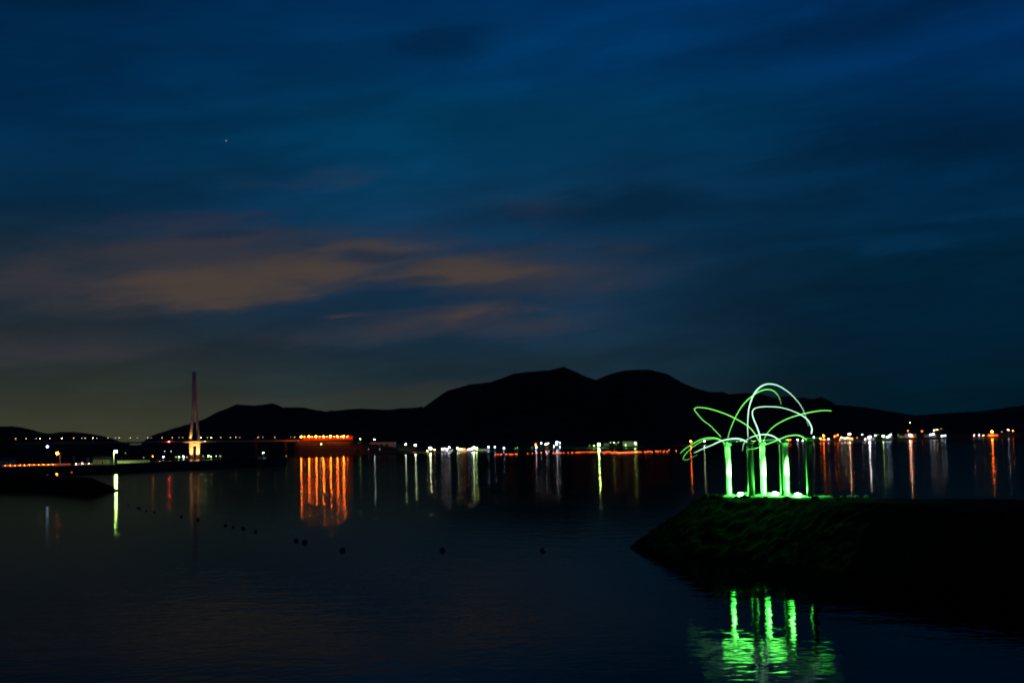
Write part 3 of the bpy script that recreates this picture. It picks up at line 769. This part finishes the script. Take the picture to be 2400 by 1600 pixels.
# ------------------------------------------------------------------ quay, about a kilometre off
front = [(-500, 800), (-100, 835), (204, 862), (272, 870), (400, 985), (500, 1005), (600, 1060), (672, 1120)]
back = [(672, 1132), (600, 1110), (500, 1100), (400, 1120), (380, 1500), (-500, 1500)]
def gx(px, D): return at(px, hor(px), D).x
QZ = 4.5
poly = [(gx(px, D), D) for px, D in front] + [(gx(px, D), D) for px, D in back]
qm = MB().prism(poly, -2, QZ)
q = qm.build('quay', M['asphalt']); tag(q, kind='structure')
para = MB()
for (a, Da), (b, Db) in zip(front[3:], front[4:]):
    xa, xb = gx(a, Da), gx(b, Db); 
    L = math.hypot(xb - xa, Db - Da); ang = math.atan2(Db - Da, xb - xa)
    para.box(((xa + xb) / 2, (Da + Db) / 2 + .8, QZ + .4), (L, .5, .8), ang)
tag(para.build('parapet', M['asphalt']), 'low concrete parapet along the edge of the dark quay ending in open water', 'parapet')
# navigation light on the end of the quay
p = at(671, 1069, 1122)
nl = street_lamp(p, QZ, 'S', 0.9, 'dim yellow green beacon on the outer end of the dark quay', None, r=.3, name='beacon', cat='beacon', pole_r=.12)
# road strip lit orange
def strip(pxs, y0, D, name, mat, hgt=0.06, dep=26):
    a_, b_ = gx(pxs[0], D), gx(pxs[1], D)
    return MB().box(((a_ + b_) / 2, D + dep / 2, QZ + y0 + hgt / 2), (b_ - a_, dep, hgt)).build(name, M[mat])
tag(strip((-60, 165), 0.004, 905, 'road', 'concrete', 0.12, 60), kind='structure')
# guard wall catching the orange light
gw = MB(); gw.box(((gx(5, 1000) + gx(165, 1000)) / 2, 1000, QZ + .62), (gx(165, 1000) - gx(5, 1000), .3, 1.0))
tag(gw.build('low_wall', M['white']), 'low pale wall glowing orange under the orange quay lamp', 'wall')
gw = MB(); gw.box(((gx(173, 1000) + gx(216, 1000)) / 2, 1000, QZ + .5), (gx(216, 1000) - gx(173, 1000), .3, 1.0))
tag(gw.build('low_wall', M['wall']), 'short low wall glowing pinkish beside the boat shed', 'wall')
bproto = None  # added row of lights, there only to make the low walls glow
for i in range(14):
    px = 12 + i * 11.2 if i < 11 else 178 + (i - 11) * 15
    x = gx(px, 997 if i < 11 else 998); loc = (x, 997.5 if i < 11 else 998.2, QZ)
    if bproto is None or i == 11:
        c_, I_ = ('O', 5) if i < 11 else ('P', 3)
        bproto = thing('fill_light', loc, 'low added orange fill light in the row along the glowing pale wall' if i < 11 else 'low added pinkish fill light before the short low wall', 'fill light', 'added orange fill lights along the long low wall' if i < 11 else 'added pinkish fill lights along the short wall')
        MB().lathe([(.12, 0), (.12, .62)], (loc[0], loc[1], QZ), 10).build('post', M['dark'], bproto)
        MB().lathe([(.11, .62), (.11, .86)], (loc[0], loc[1], QZ), 10).build('lamp_head', mat_lamp(COL[c_], lamp_strength(I_, 1000, .15)), bproto)
        MB().lathe([(.14, .86), (.05, .93)], (loc[0], loc[1], QZ), 10).build('lamp_cap', M['dark'], bproto)
    else: clone(bproto, loc)
p = at(189, 1081.5, 1000)
bx2 = thing('vending_machine', (p.x, 1004, QZ), 'small lit box like a drinks machine standing behind the short low wall', 'vending machine')
MB().box((p.x, 1004, QZ + 1.0), (1.2, .8, 2.0)).build('cabinet', M['white'], bx2)
MB().box((p.x, 1003.57, QZ + 1.25), (1.0, .06, 1.1)).build('display_panel', mat_lamp(COL['P'], 1.0), bx2)
street_lamp(at(134, 1062, 985), QZ, 'O', 200, 'orange street lamp on a short pole over the glowing quay road', None, r=.95, arm=2.0, pole_r=.2, polemat='white')
street_lamp(at(111, 1049, 1060), QZ, 'B', 16, 'tall bluish white lamp high above the glowing quay road', None, r=.9, pole_r=.2, polemat='dark')
street_lamp(at(272, 1057.5, 1000), QZ, 'L', 480, 'greenish white lamp on a green lit pole beside the picket fence', None, r=.9, arm=-1.7, pole_r=.3, polemat='white')
for px, lab in ((285, 'thin bare pale post beside the green lit lamp pole'), (173, 'thin dark post between the two glowing low walls')):
    a_ = at(px, 1084, 985); b_ = at(px, 1067, 985)
    tag(MB().tube([(a_.x, 985, QZ), (a_.x, 985, b_.z)], .14, 8).build('post', M['white' if px > 200 else 'dark'], loc=(a_.x, 985, QZ)), lab, 'post')
street_lamp(at(358, 1070, 1150), QZ, 'O', 7, 'small orange lamp standing over the parked car', None, r=.35)
street_lamp(at(30, 1075, 1200), QZ, 'Y', .8, 'faintest yellow lamp by the dark shed at the edge of the town', None, r=.25)
street_lamp(at(337, 1072, 1180), QZ, 'W', .7, 'faint white lamp on the quay between the fence and the parked car', None, r=.25)
street_lamp(at(294, 1062, 1300), QZ, 'G', .6, 'very faint green lamp behind the picket fence', None, r=.25)
fn = thing('picket_fence', (gx(310, 1010), 1010, QZ), 'picket fence glowing green beside the greenish white quay lamp', 'fence')
fm_ = MB(); fr2 = MB()
xa, xb = gx(276, 1010), gx(350, 1020)
nP = 26
for i in range(nP):
    x = xa + (xb - xa) * i / (nP - 1); y = 1010 + 10 * i / (nP - 1)
    fm_.box((x, y, QZ + 1.1), (.35, .08, 2.2))
fr2.box(((xa + xb) / 2, 1015.2, QZ + .6), (xb - xa, .08, .12), math.atan2(10, xb - xa)); fr2.box(((xa + xb) / 2, 1015.2, QZ + 1.7), (xb - xa, .08, .12), math.atan2(10, xb - xa))
fm_.build('pickets', M['white'], fn); fr2.build('rail', M['white'], fn)
hp = at(237, 1085, 1030)
house((hp.x, 1034), QZ, 12, 8, 3.2, 'boat shed with a broad low roof next to the green lit lamp pole', win=2, name='boat_shed', cat='shed')
hp = at(10, 1085, 1150)
house((hp.x, 1150), QZ, 16, 9, 4.0, 'dim house behind the glowing road at the very edge of the view', win=3)
hp = at(207, 1085, 1080)
tag(MB().box((hp.x, 1080, QZ + 2.2), (1.4, 1.4, 4.4)).box((hp.x, 1080, QZ + 4.55), (1.9, 1.9, .3)).build('gate_pillar', M['concrete'], loc=(hp.x, 1080, QZ)), 'square dim pillar between the short low wall and the boat shed', 'pillar')
# trees on the quay: dark round crowns behind the lamps
def tree(x, y, z, h_, label):
    t_ = thing('pine_tree', (x, y, z), label, 'tree', 'dark trees behind the quay')
    tr_ = MB().tube([(x, y, z), (x + .1, y, z + h_ * .35), (x - .1, y, z + h_ * .7)], [.3, .22, .1], 7)
    for a_ in range(4):
        an = a_ * 1.6; tr_.tube([(x, y, z + h_ * (.35 + .08 * a_)), (x + math.cos(an) * h_ * .22, y + math.sin(an) * h_ * .22, z + h_ * (.5 + .08 * a_))], [.1, .04], 5)
    tr_.build('trunk', M['roof'], t_)
    cr = MB()
    for i in range(420):
        v = Vector((random.gauss(0, 1), random.gauss(0, 1), random.gauss(0, 1))).normalized() * random.uniform(.45, 1) ** .5
        lob = 1 + .35 * noise.noise(v * 2 + Vector((x, y, 0)))
        c_ = Vector((x + v.x * h_ * .33 * lob, y + v.y * h_ * .33 * lob, z + h_ * .66 + v.z * h_ * .34 * lob))
        a1 = Vector((random.uniform(-1, 1), random.uniform(-1, 1), random.uniform(-1, 1))) * .55; a2 = Vector((random.uniform(-1, 1), random.uniform(-1, 1), random.uniform(-1, 1))) * .55
        i0 = len(cr.v); cr.v += [tuple(c_), tuple(c_ + a1), tuple(c_ + a2)]; cr.f.append((i0, i0 + 1, i0 + 2))
    cr.build('crown', M['forest'], t_)
for px, D, h_, lab in ((60, 1080, 7, 'dark tree behind the glowing road before the tall bluish lamp'), (98, 1010, 6, 'small dark tree standing against the glowing road wall'), (150, 1120, 9, 'dark tree behind the orange street lamp'), (330, 1200, 8, 'dark tree behind the end of the picket fence'), (255, 1180, 9, 'dark tree behind the boat shed')):
    tree(gx(px, D), D, QZ, h_, lab)

# ------------------------------------------------------------------ rubble breakwaters
def inside(p, poly):
    c_ = False; n = len(poly)
    for i in range(n):
        (x1, y1), (x2, y2) = poly[i], poly[(i + 1) % n]
        if (y1 > p[1]) != (y2 > p[1]) and p[0] < (x2 - x1) * (p[1] - y1) / (y2 - y1) + x1: c_ = not c_
    return c_
def dist(p, poly):
    best = 1e9; n = len(poly)
    for i in range(n):
        (x1, y1), (x2, y2) = poly[i], poly[(i + 1) % n]
        dx_, dy_ = x2 - x1, y2 - y1; L2 = dx_ * dx_ + dy_ * dy_
        q = max(0, min(1, ((p[0] - x1) * dx_ + (p[1] - y1) * dy_) / L2))
        best = min(best, math.hypot(p[0] - x1 - q * dx_, p[1] - y1 - q * dy_))
    return best
def breakwater(poly, top, slope, x0, x1, y0, y1, step, name, mat, rock=0.35):
    nx = int((x1 - x0) / step) + 1; ny = int((y1 - y0) / step) + 1
    mb = MB()
    for j in range(ny):
        for i in range(nx):
            x, y = x0 + i * step, y0 + j * step
            d = 0 if inside((x, y), poly) else dist((x, y), poly)
            h_ = top - d / slope
            if h_ < -1.5: h_ = -1.5
            elif d > 0:
                vv = noise.voronoi(Vector((x / 1.1, y / 1.1, h_ / 1.3)))[0]
                k_ = min(1, d / 0.8)
                h_ += rock * (0.6 - vv[0] * 1.3) * k_ + .12 * noise.noise(Vector((x * 1.3, y * 1.3, 1)))
            else:
                h_ += .05 * noise.noise(Vector((x * 1.5, y * 1.5, 0))) + .03 * noise.noise(Vector((x * 5, y * 5, 0)))
            mb.v.append((x, y, h_))
    for j in range(ny - 1):
        for i in range(nx - 1):
            a = j * nx + i; q = (a, a + 1, a + nx + 1, a + nx)
            if max(mb.v[k_][2] for k_ in q) > -1.4: mb.f.append(q)
    return mb.build(name, mat)
CT = 4.275
crown = [(gx(1638, 126), 126), (gx(1690, 123), 123.0), (gx(1800, 119), 119), (gx(1900, 113.5), 113.5), (gx(2150, 101), 101), (gx(2400, 91), 91), (gx(3000, 74), 74), (gx(3000, 93), 93), (gx(2400, 106), 106), (gx(2100, 113.5), 113.5), (gx(1900, 121.5), 121.5), (gx(1720, 128), 128.2), (gx(1644, 128), 128)]
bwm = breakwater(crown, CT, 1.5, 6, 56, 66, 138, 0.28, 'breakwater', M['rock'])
tag(bwm, 'long dark rubble breakwater carrying the green lit sculpture', 'breakwater')
crown2 = [(gx(212, 386), 386), (gx(100, 440), 440), (gx(-300, 520), 520), (gx(-300, 570), 570), (gx(100, 462), 462), (gx(212, 394), 394)]
bwm2 = breakwater(crown2, 3.7, 2.0, -250, -98, 374, 560, 0.9, 'breakwater', M['rock'], .5)
tag(bwm2, 'low dark rubble breakwater across the bay from the sculpture', 'breakwater')
for px, py, D, I, lab in ((133, 1112, 455, 22, 'brighter orange light on top of the far dark breakwater'), (168, 1108, 455, 2.5, 'weaker orange light on the far dark breakwater, beside the brighter one')):
    street_lamp(at(px, py, D), 3.4, 'O', I, lab, None, r=.22, name='marker_lamp', cat='marker lamp', pole_r=.05)
street_lamp(at(112, 1113, 462), 3.3, 'B', .15, 'barely lit bluish light on the far dark breakwater', None, r=.12, name='marker_lamp', cat='marker lamp', pole_r=.04)

pv = [(1690, 124.2), (1740, 122.6), (1800, 120.2), (1860, 117.6), (1925, 115.2), (1948, 117.0), (1940, 119.6), (1880, 122.2), (1800, 125.2), (1740, 127.0), (1695, 127.6)]
pvm = MB().prism([(gx(a, D), D) for a, D in pv], CT - .3, CT + .075)
tag(pvm.build('paving', M['concrete']), kind='structure')
def boulder(seed, r):
    bm = bmesh.new(); bmesh.ops.create_icosphere(bm, subdivisions=3, radius=r)
    for v in bm.verts:
        n_ = v.co.normalized()
        f = 1 + .35 * noise.noise(n_ * 1.4 + Vector((seed, 0, 0))) + .12 * noise.noise(n_ * 4 + Vector((0, seed, 0)))
        v.co = Vector((n_.x * r * f * 1.25, n_.y * r * f, n_.z * r * f * .75))
    m_ = MB(); m_.v = [tuple(v.co) for v in bm.verts]; m_.f = [tuple(v.index for v in f.verts) for f in bm.faces]; bm.free(); return m_
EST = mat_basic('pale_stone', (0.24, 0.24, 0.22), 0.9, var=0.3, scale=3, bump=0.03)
px = 1712.0; i = 0
while px < 2030:
    D = interp([(1700, 127.6), (1740, 127.3), (1800, 125.6), (1900, 121.3), (2030, 116.4)], px) + random.uniform(-.25, .25)
    r_ = random.uniform(.13, .26) if px < 1880 else random.uniform(.07, .16)
    m_ = boulder(i * 3.1, r_)
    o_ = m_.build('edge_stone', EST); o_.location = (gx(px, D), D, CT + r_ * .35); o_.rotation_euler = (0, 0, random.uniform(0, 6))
    tag(o_, 'pale rough stone in the row along the far edge of the breakwater top', 'stone', 'edge stones along the breakwater top')
    px += random.uniform(9, 17) if px < 1900 else random.uniform(14, 30); i += 1
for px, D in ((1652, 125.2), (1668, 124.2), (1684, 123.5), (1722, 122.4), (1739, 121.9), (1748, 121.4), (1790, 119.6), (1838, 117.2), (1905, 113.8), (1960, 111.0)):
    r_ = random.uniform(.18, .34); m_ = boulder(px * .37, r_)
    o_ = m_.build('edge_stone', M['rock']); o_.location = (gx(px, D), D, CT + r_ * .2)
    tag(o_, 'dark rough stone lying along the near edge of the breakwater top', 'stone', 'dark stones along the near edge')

# ------------------------------------------------------------------ mooring floats
fl_pts = [(286, 1163, .5), (301, 1181, .6), (323, 1187, .9), (328, 1188, .9), (343, 1193, .9), (362, 1196.5, .9), (425, 1207, .9), (464.5, 1214, 1.1), (528, 1227, 1), (547, 1230, .8), (570, 1234, 1.1), (599, 1241, .9), (694, 1261.6, 1.1), (714, 1265, 1.2), (802.5, 1283, 1.2), (1037, 1283, 1.2), (1272, 1283, 1.1)]
def fbuoy():
    t_ = thing('mooring_buoy', (0, 0, 0), 'x', 'buoy', 'dark mooring buoys in a curved line on the calm water')
    MB().lathe([(.05, -.18), (.2, -.14), (.29, 0), (.29, .1), (.2, .23), (.07, .29)], n=14).build('float', M['float'], t_, True)
    MB().tube([(math.cos(a_) * .07, 0, .33 + math.sin(a_) * .07) for a_ in [i * math.pi / 5 for i in range(11)]], .015, 5).build('mooring_ring', M['steel'], t_)
    return t_
fb = fbuoy()
for i, (px, py, s_) in enumerate(fl_pts):
    D = (CAM_H - .15) * F / (py - hor(px)); p = at(px, py, D)
    lab = {14: 'single dark buoy just past the close pair, below the orange streaks', 15: 'lone dark buoy in open water, middle one of the three well spaced ones', 16: 'lone dark buoy in open water, nearer the big breakwater tip', 12: 'dark buoy of the close pair under the orange streaks, farther from the single one', 13: 'dark buoy of the close pair under the orange streaks, next to the single one'}.get(i, 'small dark buoy in the trailing line from the far breakwater tip')
    o_ = fb if i == 0 else clone(fb, (p.x, p.y, 0), lab)
    o_['label'] = lab; o_.location = (p.x, p.y, 0); o_.scale = (s_ * .8,) * 3

# ------------------------------------------------------------------ the sculpture
EDGE = mat_lamp((0.20, 1.0, 0.13), 2.5, False)  # glow of the moving wings' light trails, given to solid tubes
TRAILW = mat_lamp((0.48, 1.0, 0.66), 2.4, False)
def zp(X_, Y_):            # reading of an enlargement of the photograph
    return 1560 + X_ / 4.611, 860 + Y_ / 4.611
def spline(pts, n=10):
    out = []
    P = [pts[0]] + pts + [pts[-1]]
    for i in range(1, len(P) - 2):
        p0_, p1_, p2_, p3_ = P[i - 1], P[i], P[i + 1], P[i + 2]
        for k_ in range(n):
            t_ = k_ / n
            out.append(tuple(.5 * ((2 * b) + (-a + c_) * t_ + (2 * a - 5 * b + 4 * c_ - d) * t_ ** 2 + (-a + 3 * b - 3 * c_ + d) * t_ ** 3) for a, b, c_, d in zip(p0_, p1_, p2_, p3_)))
    out.append(pts[-1]); return out
# columns: photo column, row of the top, distance
cols_ = [('first', 1704.5, 1041, 126.2, 1, 'first column from the breakwater tip, glowing pale green down its length'),
         ('second', 1757, 1037, 123.3, 0, 'second column from the breakwater tip, coloured dark for shade with a thin green edge'),
         ('third', 1786, 1038, 125.6, 1, 'third column from the breakwater tip, glowing pale green under the arc crossing'),
         ('fourth', 1832.5, 1036.5, 123.0, 0, 'fourth column from the breakwater tip, mostly hidden with only a green edge showing'),
         ('fifth', 1839.5, 1036.5, 121.8, 1, 'fifth column from the breakwater tip, the widest glowing one'),
         ('sixth', 1894.5, 1034, 119.0, 0, 'sixth and last column, coloured black for shade with a thin green edge')]
CO = []
for nm, px, py, D, lit, lab in cols_:
    p = at(px, py, D)
    t_ = thing('sculpture_column', (p.x, D, CT), lab, 'sculpture', 'columns of the green lit sculpture on the breakwater')
    rr_ = 0.235 if lit else 0.265
    zt = p.z - 0.12
    MB().lathe([(rr_, CT - .3), (rr_, CT + 2.6), (rr_, CT + 2.62), (rr_ * 1.0, zt)], (p.x, D, 0), 32).build('shaft', M['grey_paint' if lit else 'dark'], t_, True)  # shaded columns take dark metal, so the shade is put into their colour
    MB().lathe([(rr_ + .12, CT - .02), (rr_ + .12, CT + .06), (rr_ + .02, CT + .09)], (p.x, D, 0), 32).build('base_ring', M['concrete'], t_)
    MB().lathe([(rr_ + .10, zt), (rr_ + .13, zt + .10), (rr_ + .06, zt + .2), (.10, zt + .26)], (p.x, D, 0), 32).build('cap', M['dark'], t_)
    MB().lathe([(.09, zt + .25), (.09, zt + .42)], (p.x, D, 0), 12).build('pivot', M['steel'], t_)
    CO.append((t_, p, D, zt))
# arcs: wing light trails shaped as glowing tubes; enlargement readings, radius profile, material
arcs = [
 (0, 'A', [(640, 830), (605, 792), (550, 768), (490, 762), (420, 770), (340, 800), (260, 850), (200, 890), (158, 932)], (.03, .05, .035, .012), EDGE, 2.2, 0),
 (0, 'A', [(642, 826), (560, 778), (470, 778), (390, 803), (300, 858), (232, 920), (195, 968), (192, 992), (215, 1003), (262, 990), (345, 945)], (.02, .028, .012, .006), EDGE, 3.0, 0),
 (1, 'B', [(885, 812), (840, 787), (780, 773), (700, 776), (600, 797), (500, 842), (400, 882), (310, 925)], (.06, .085, .06, .02), TRAILW, -2.5, 0),
 (2, 'C', [(1020, 812), (995, 770), (950, 700), (900, 645), (800, 580), (680, 520), (560, 475), (450, 445), (360, 435), (322, 442), (312, 460), (340, 500), (400, 570), (480, 630), (540, 690), (597, 752)], (.05, .045, .032, .028), EDGE, 3.5, 0),
 (0, 'A', [(672, 772), (690, 700), (720, 620), (760, 530), (820, 430), (880, 360), (940, 310), (1000, 270), (1060, 247), (1120, 242), (1170, 260), (1210, 300), (1235, 350), (1250, 410)], (.02, .045, .05, .006), EDGE, -3.0, 0),
 (1, 'B', [(890, 752), (887, 650), (890, 550), (900, 450), (925, 360), (960, 285), (1010, 225), (1070, 190), (1130, 182), (1200, 195), (1270, 230), (1340, 280), (1400, 340), (1450, 400), (1490, 470), (1520, 550), (1542, 635)], (.03, .09, .04, .008), TRAILW, 3.0, 0),
 (2, 'C', [(1025, 812), (1015, 730), (985, 640), (955, 570), (938, 510), (945, 465), (980, 440), (1050, 428), (1130, 427), (1220, 432), (1320, 455), (1400, 485), (1470, 520), (1530, 565), (1565, 620), (1582, 670), (1575, 715)], (.09, .05, .04, .09), TRAILW, -3.0, 0),
 (2, 'C', [(1060, 792), (1078, 750), (1110, 700), (1170, 640), (1250, 590), (1350, 545), (1460, 512), (1580, 485), (1700, 468), (1790, 472)], (.02, .035, .05, .035), EDGE, 2.5, 0),
 (4, 'D', [(1245, 810), (1215, 780), (1170, 750), (1120, 732), (1060, 727), (1000, 735), (930, 755), (870, 790), (842, 835), (832, 905)], (.04, .085, .045, .008), TRAILW, 2.0, 0),
 (5, 'E', [(1530, 795), (1490, 760), (1440, 738), (1390, 735), (1320, 745), (1250, 770), (1180, 800), (1100, 830), (1020, 862), (950, 883), (890, 885)], (.07, .05, .045, .015), EDGE, 2.5, 0),
]
VANE_REFL = mat_basic('vane_reflector', (0.50, 0.50, 0.48), 0.6, var=0.05)
for ci, nm, pts, rad, mt, bow, _ in arcs:
    t_, p, D, zt = CO[ci]
    sp = spline(pts, 8); n = len(sp)
    L = []; Rr = []
    for k_, (a_, b_) in enumerate(sp):
        s_ = k_ / (n - 1)
        px, py = zp(a_, b_)
        L.append(at(px, py, D + bow * math.sin(s_ * math.pi * .9)))
        Rr.append(0.52 * interp([(0, rad[0]), (.33, rad[1]), (.66, rad[2]), (1, rad[3])], s_))
    trail = MB().tube(L, Rr, 8).build('light_trail', mt, t_, True)
    # dark carrying arm from the pivot to the rib's foot
    foot = L[0] if (L[0] - Vector((p.x, D, zt))).length < (L[-1] - Vector((p.x, D, zt))).length else L[-1]
    MB().tube([(p.x, D, zt + .36), tuple((Vector((p.x, D, zt + .36)) + foot) / 2 + Vector((0, 0, .03))), tuple(foot)], .03, 6).build('carrying_arm', M['dark'], t_)
# added broad pale vanes, carried flat above three of the columns; from the eye's height they are edge-on, their undersides give the water its green patch
for ci, pxa, pxb, dep in ((0, 1676, 1768, 7.0), (2, 1779, 1846, 5.0), (5, 1884, 1932, 5.0)):
    t_, p, D, zt = CO[ci]
    xa_, xb_ = at(pxa, 1040, D).x, at(pxb, 1040, D).x
    zz = zt + .40
    v = MB(); top = []; bot = []
    nu, nv = 10, 8
    for jv in range(nv + 1):
        for iu in range(nu + 1):
            u_ = iu / nu * 2 - 1; v_ = jv / nv * 2 - 1
            half = math.sqrt(max(0.0, 1 - v_ * v_)) * (1 - .18 * v_)
            x = (xa_ + xb_) / 2 + (xb_ - xa_) / 2 * u_ * max(.12, half)
            y = D + v_ * dep / 2
            z = zz + .10 * (1 - u_ * u_) - .05
            top.append((x, y, z + .03)); bot.append((x, y, z))
    v.v = top + bot; m_ = nu + 1; T = len(top)
    for jv in range(nv):
        for iu in range(nu):
            a = jv * m_ + iu
            v.f.append((a, a + 1, a + m_ + 1, a + m_)); v.f.append((T + a, T + a + m_, T + a + m_ + 1, T + a + 1))
    for iu in range(nu):
        for a in (iu, nv * m_ + iu): v.f.append((a, a + 1, T + a + 1, T + a))
    for jv in range(nv):
        for a in (jv * m_, jv * m_ + nu): v.f.append((a, a + m_, T + a + m_, T + a))
    v.build('reflector_vane', VANE_REFL, t_, True)
# ------------------------------------------------------------------ green floodlights in the ground
FG = (0.10, 1.0, 0.16)
for i, (px, D, E_, lab) in enumerate(((1736, 125.1, 1.0, 'green floodlight on the ground between the first and second columns'), (1817, 124.5, 1.25, 'green floodlight on the ground between the third and fourth columns'), (1869.5, 120.5, 1.25, 'green floodlight on the ground before the last column'))):
    p = at(px, 1160, D)
    fl = thing('floodlight', (p.x, D, CT), lab, 'floodlight')
    MB().lathe([(.27, CT - .02), (.29, CT + .07), (.26, CT + .105)], (p.x, D, 0), 20).build('housing', M['dark'], fl)
    MB().lathe([(.24, CT + .10), (.25, CT + .17), (.19, CT + .26), (.06, CT + .31)], (p.x, D, 0), 20).build('lens', mat_lamp((0.06, 1.0, 0.07), 1700 * E_), fl, True)
    # the beam each floodlight throws up its own column
    tx, tD = ((CO[0][1].x, CO[0][2]), (CO[2][1].x, CO[2][2]), (CO[4][1].x, CO[4][2]))[i]
    ld = bpy.data.lights.new('flood_beam', 'SPOT'); ld.energy = (36000, 42000, 36000)[i]; ld.color = (0.13, 1.0, 0.11)
    ld.spot_size = R(44); ld.spot_blend = 0.5; ld.shadow_soft_size = 0.05
    lo = bpy.data.objects.new('flood_beam', ld); C.objects.link(lo); lo.parent = fl; lo.location = (0, 0, .42)
    lo.rotation_euler = Vector((tx - p.x, tD - D, 3.4)).to_track_quat('-Z', 'Y').to_euler()
# star
sp_ = at(530, 330, 14000)
tag(MB().ball(sp_, 5.0, 1).build('star', mat_lamp((.8, .9, 1), lamp_strength(.55, 14000, 5.0)), loc=sp_), 'single faint star in the blue evening sky', 'star')
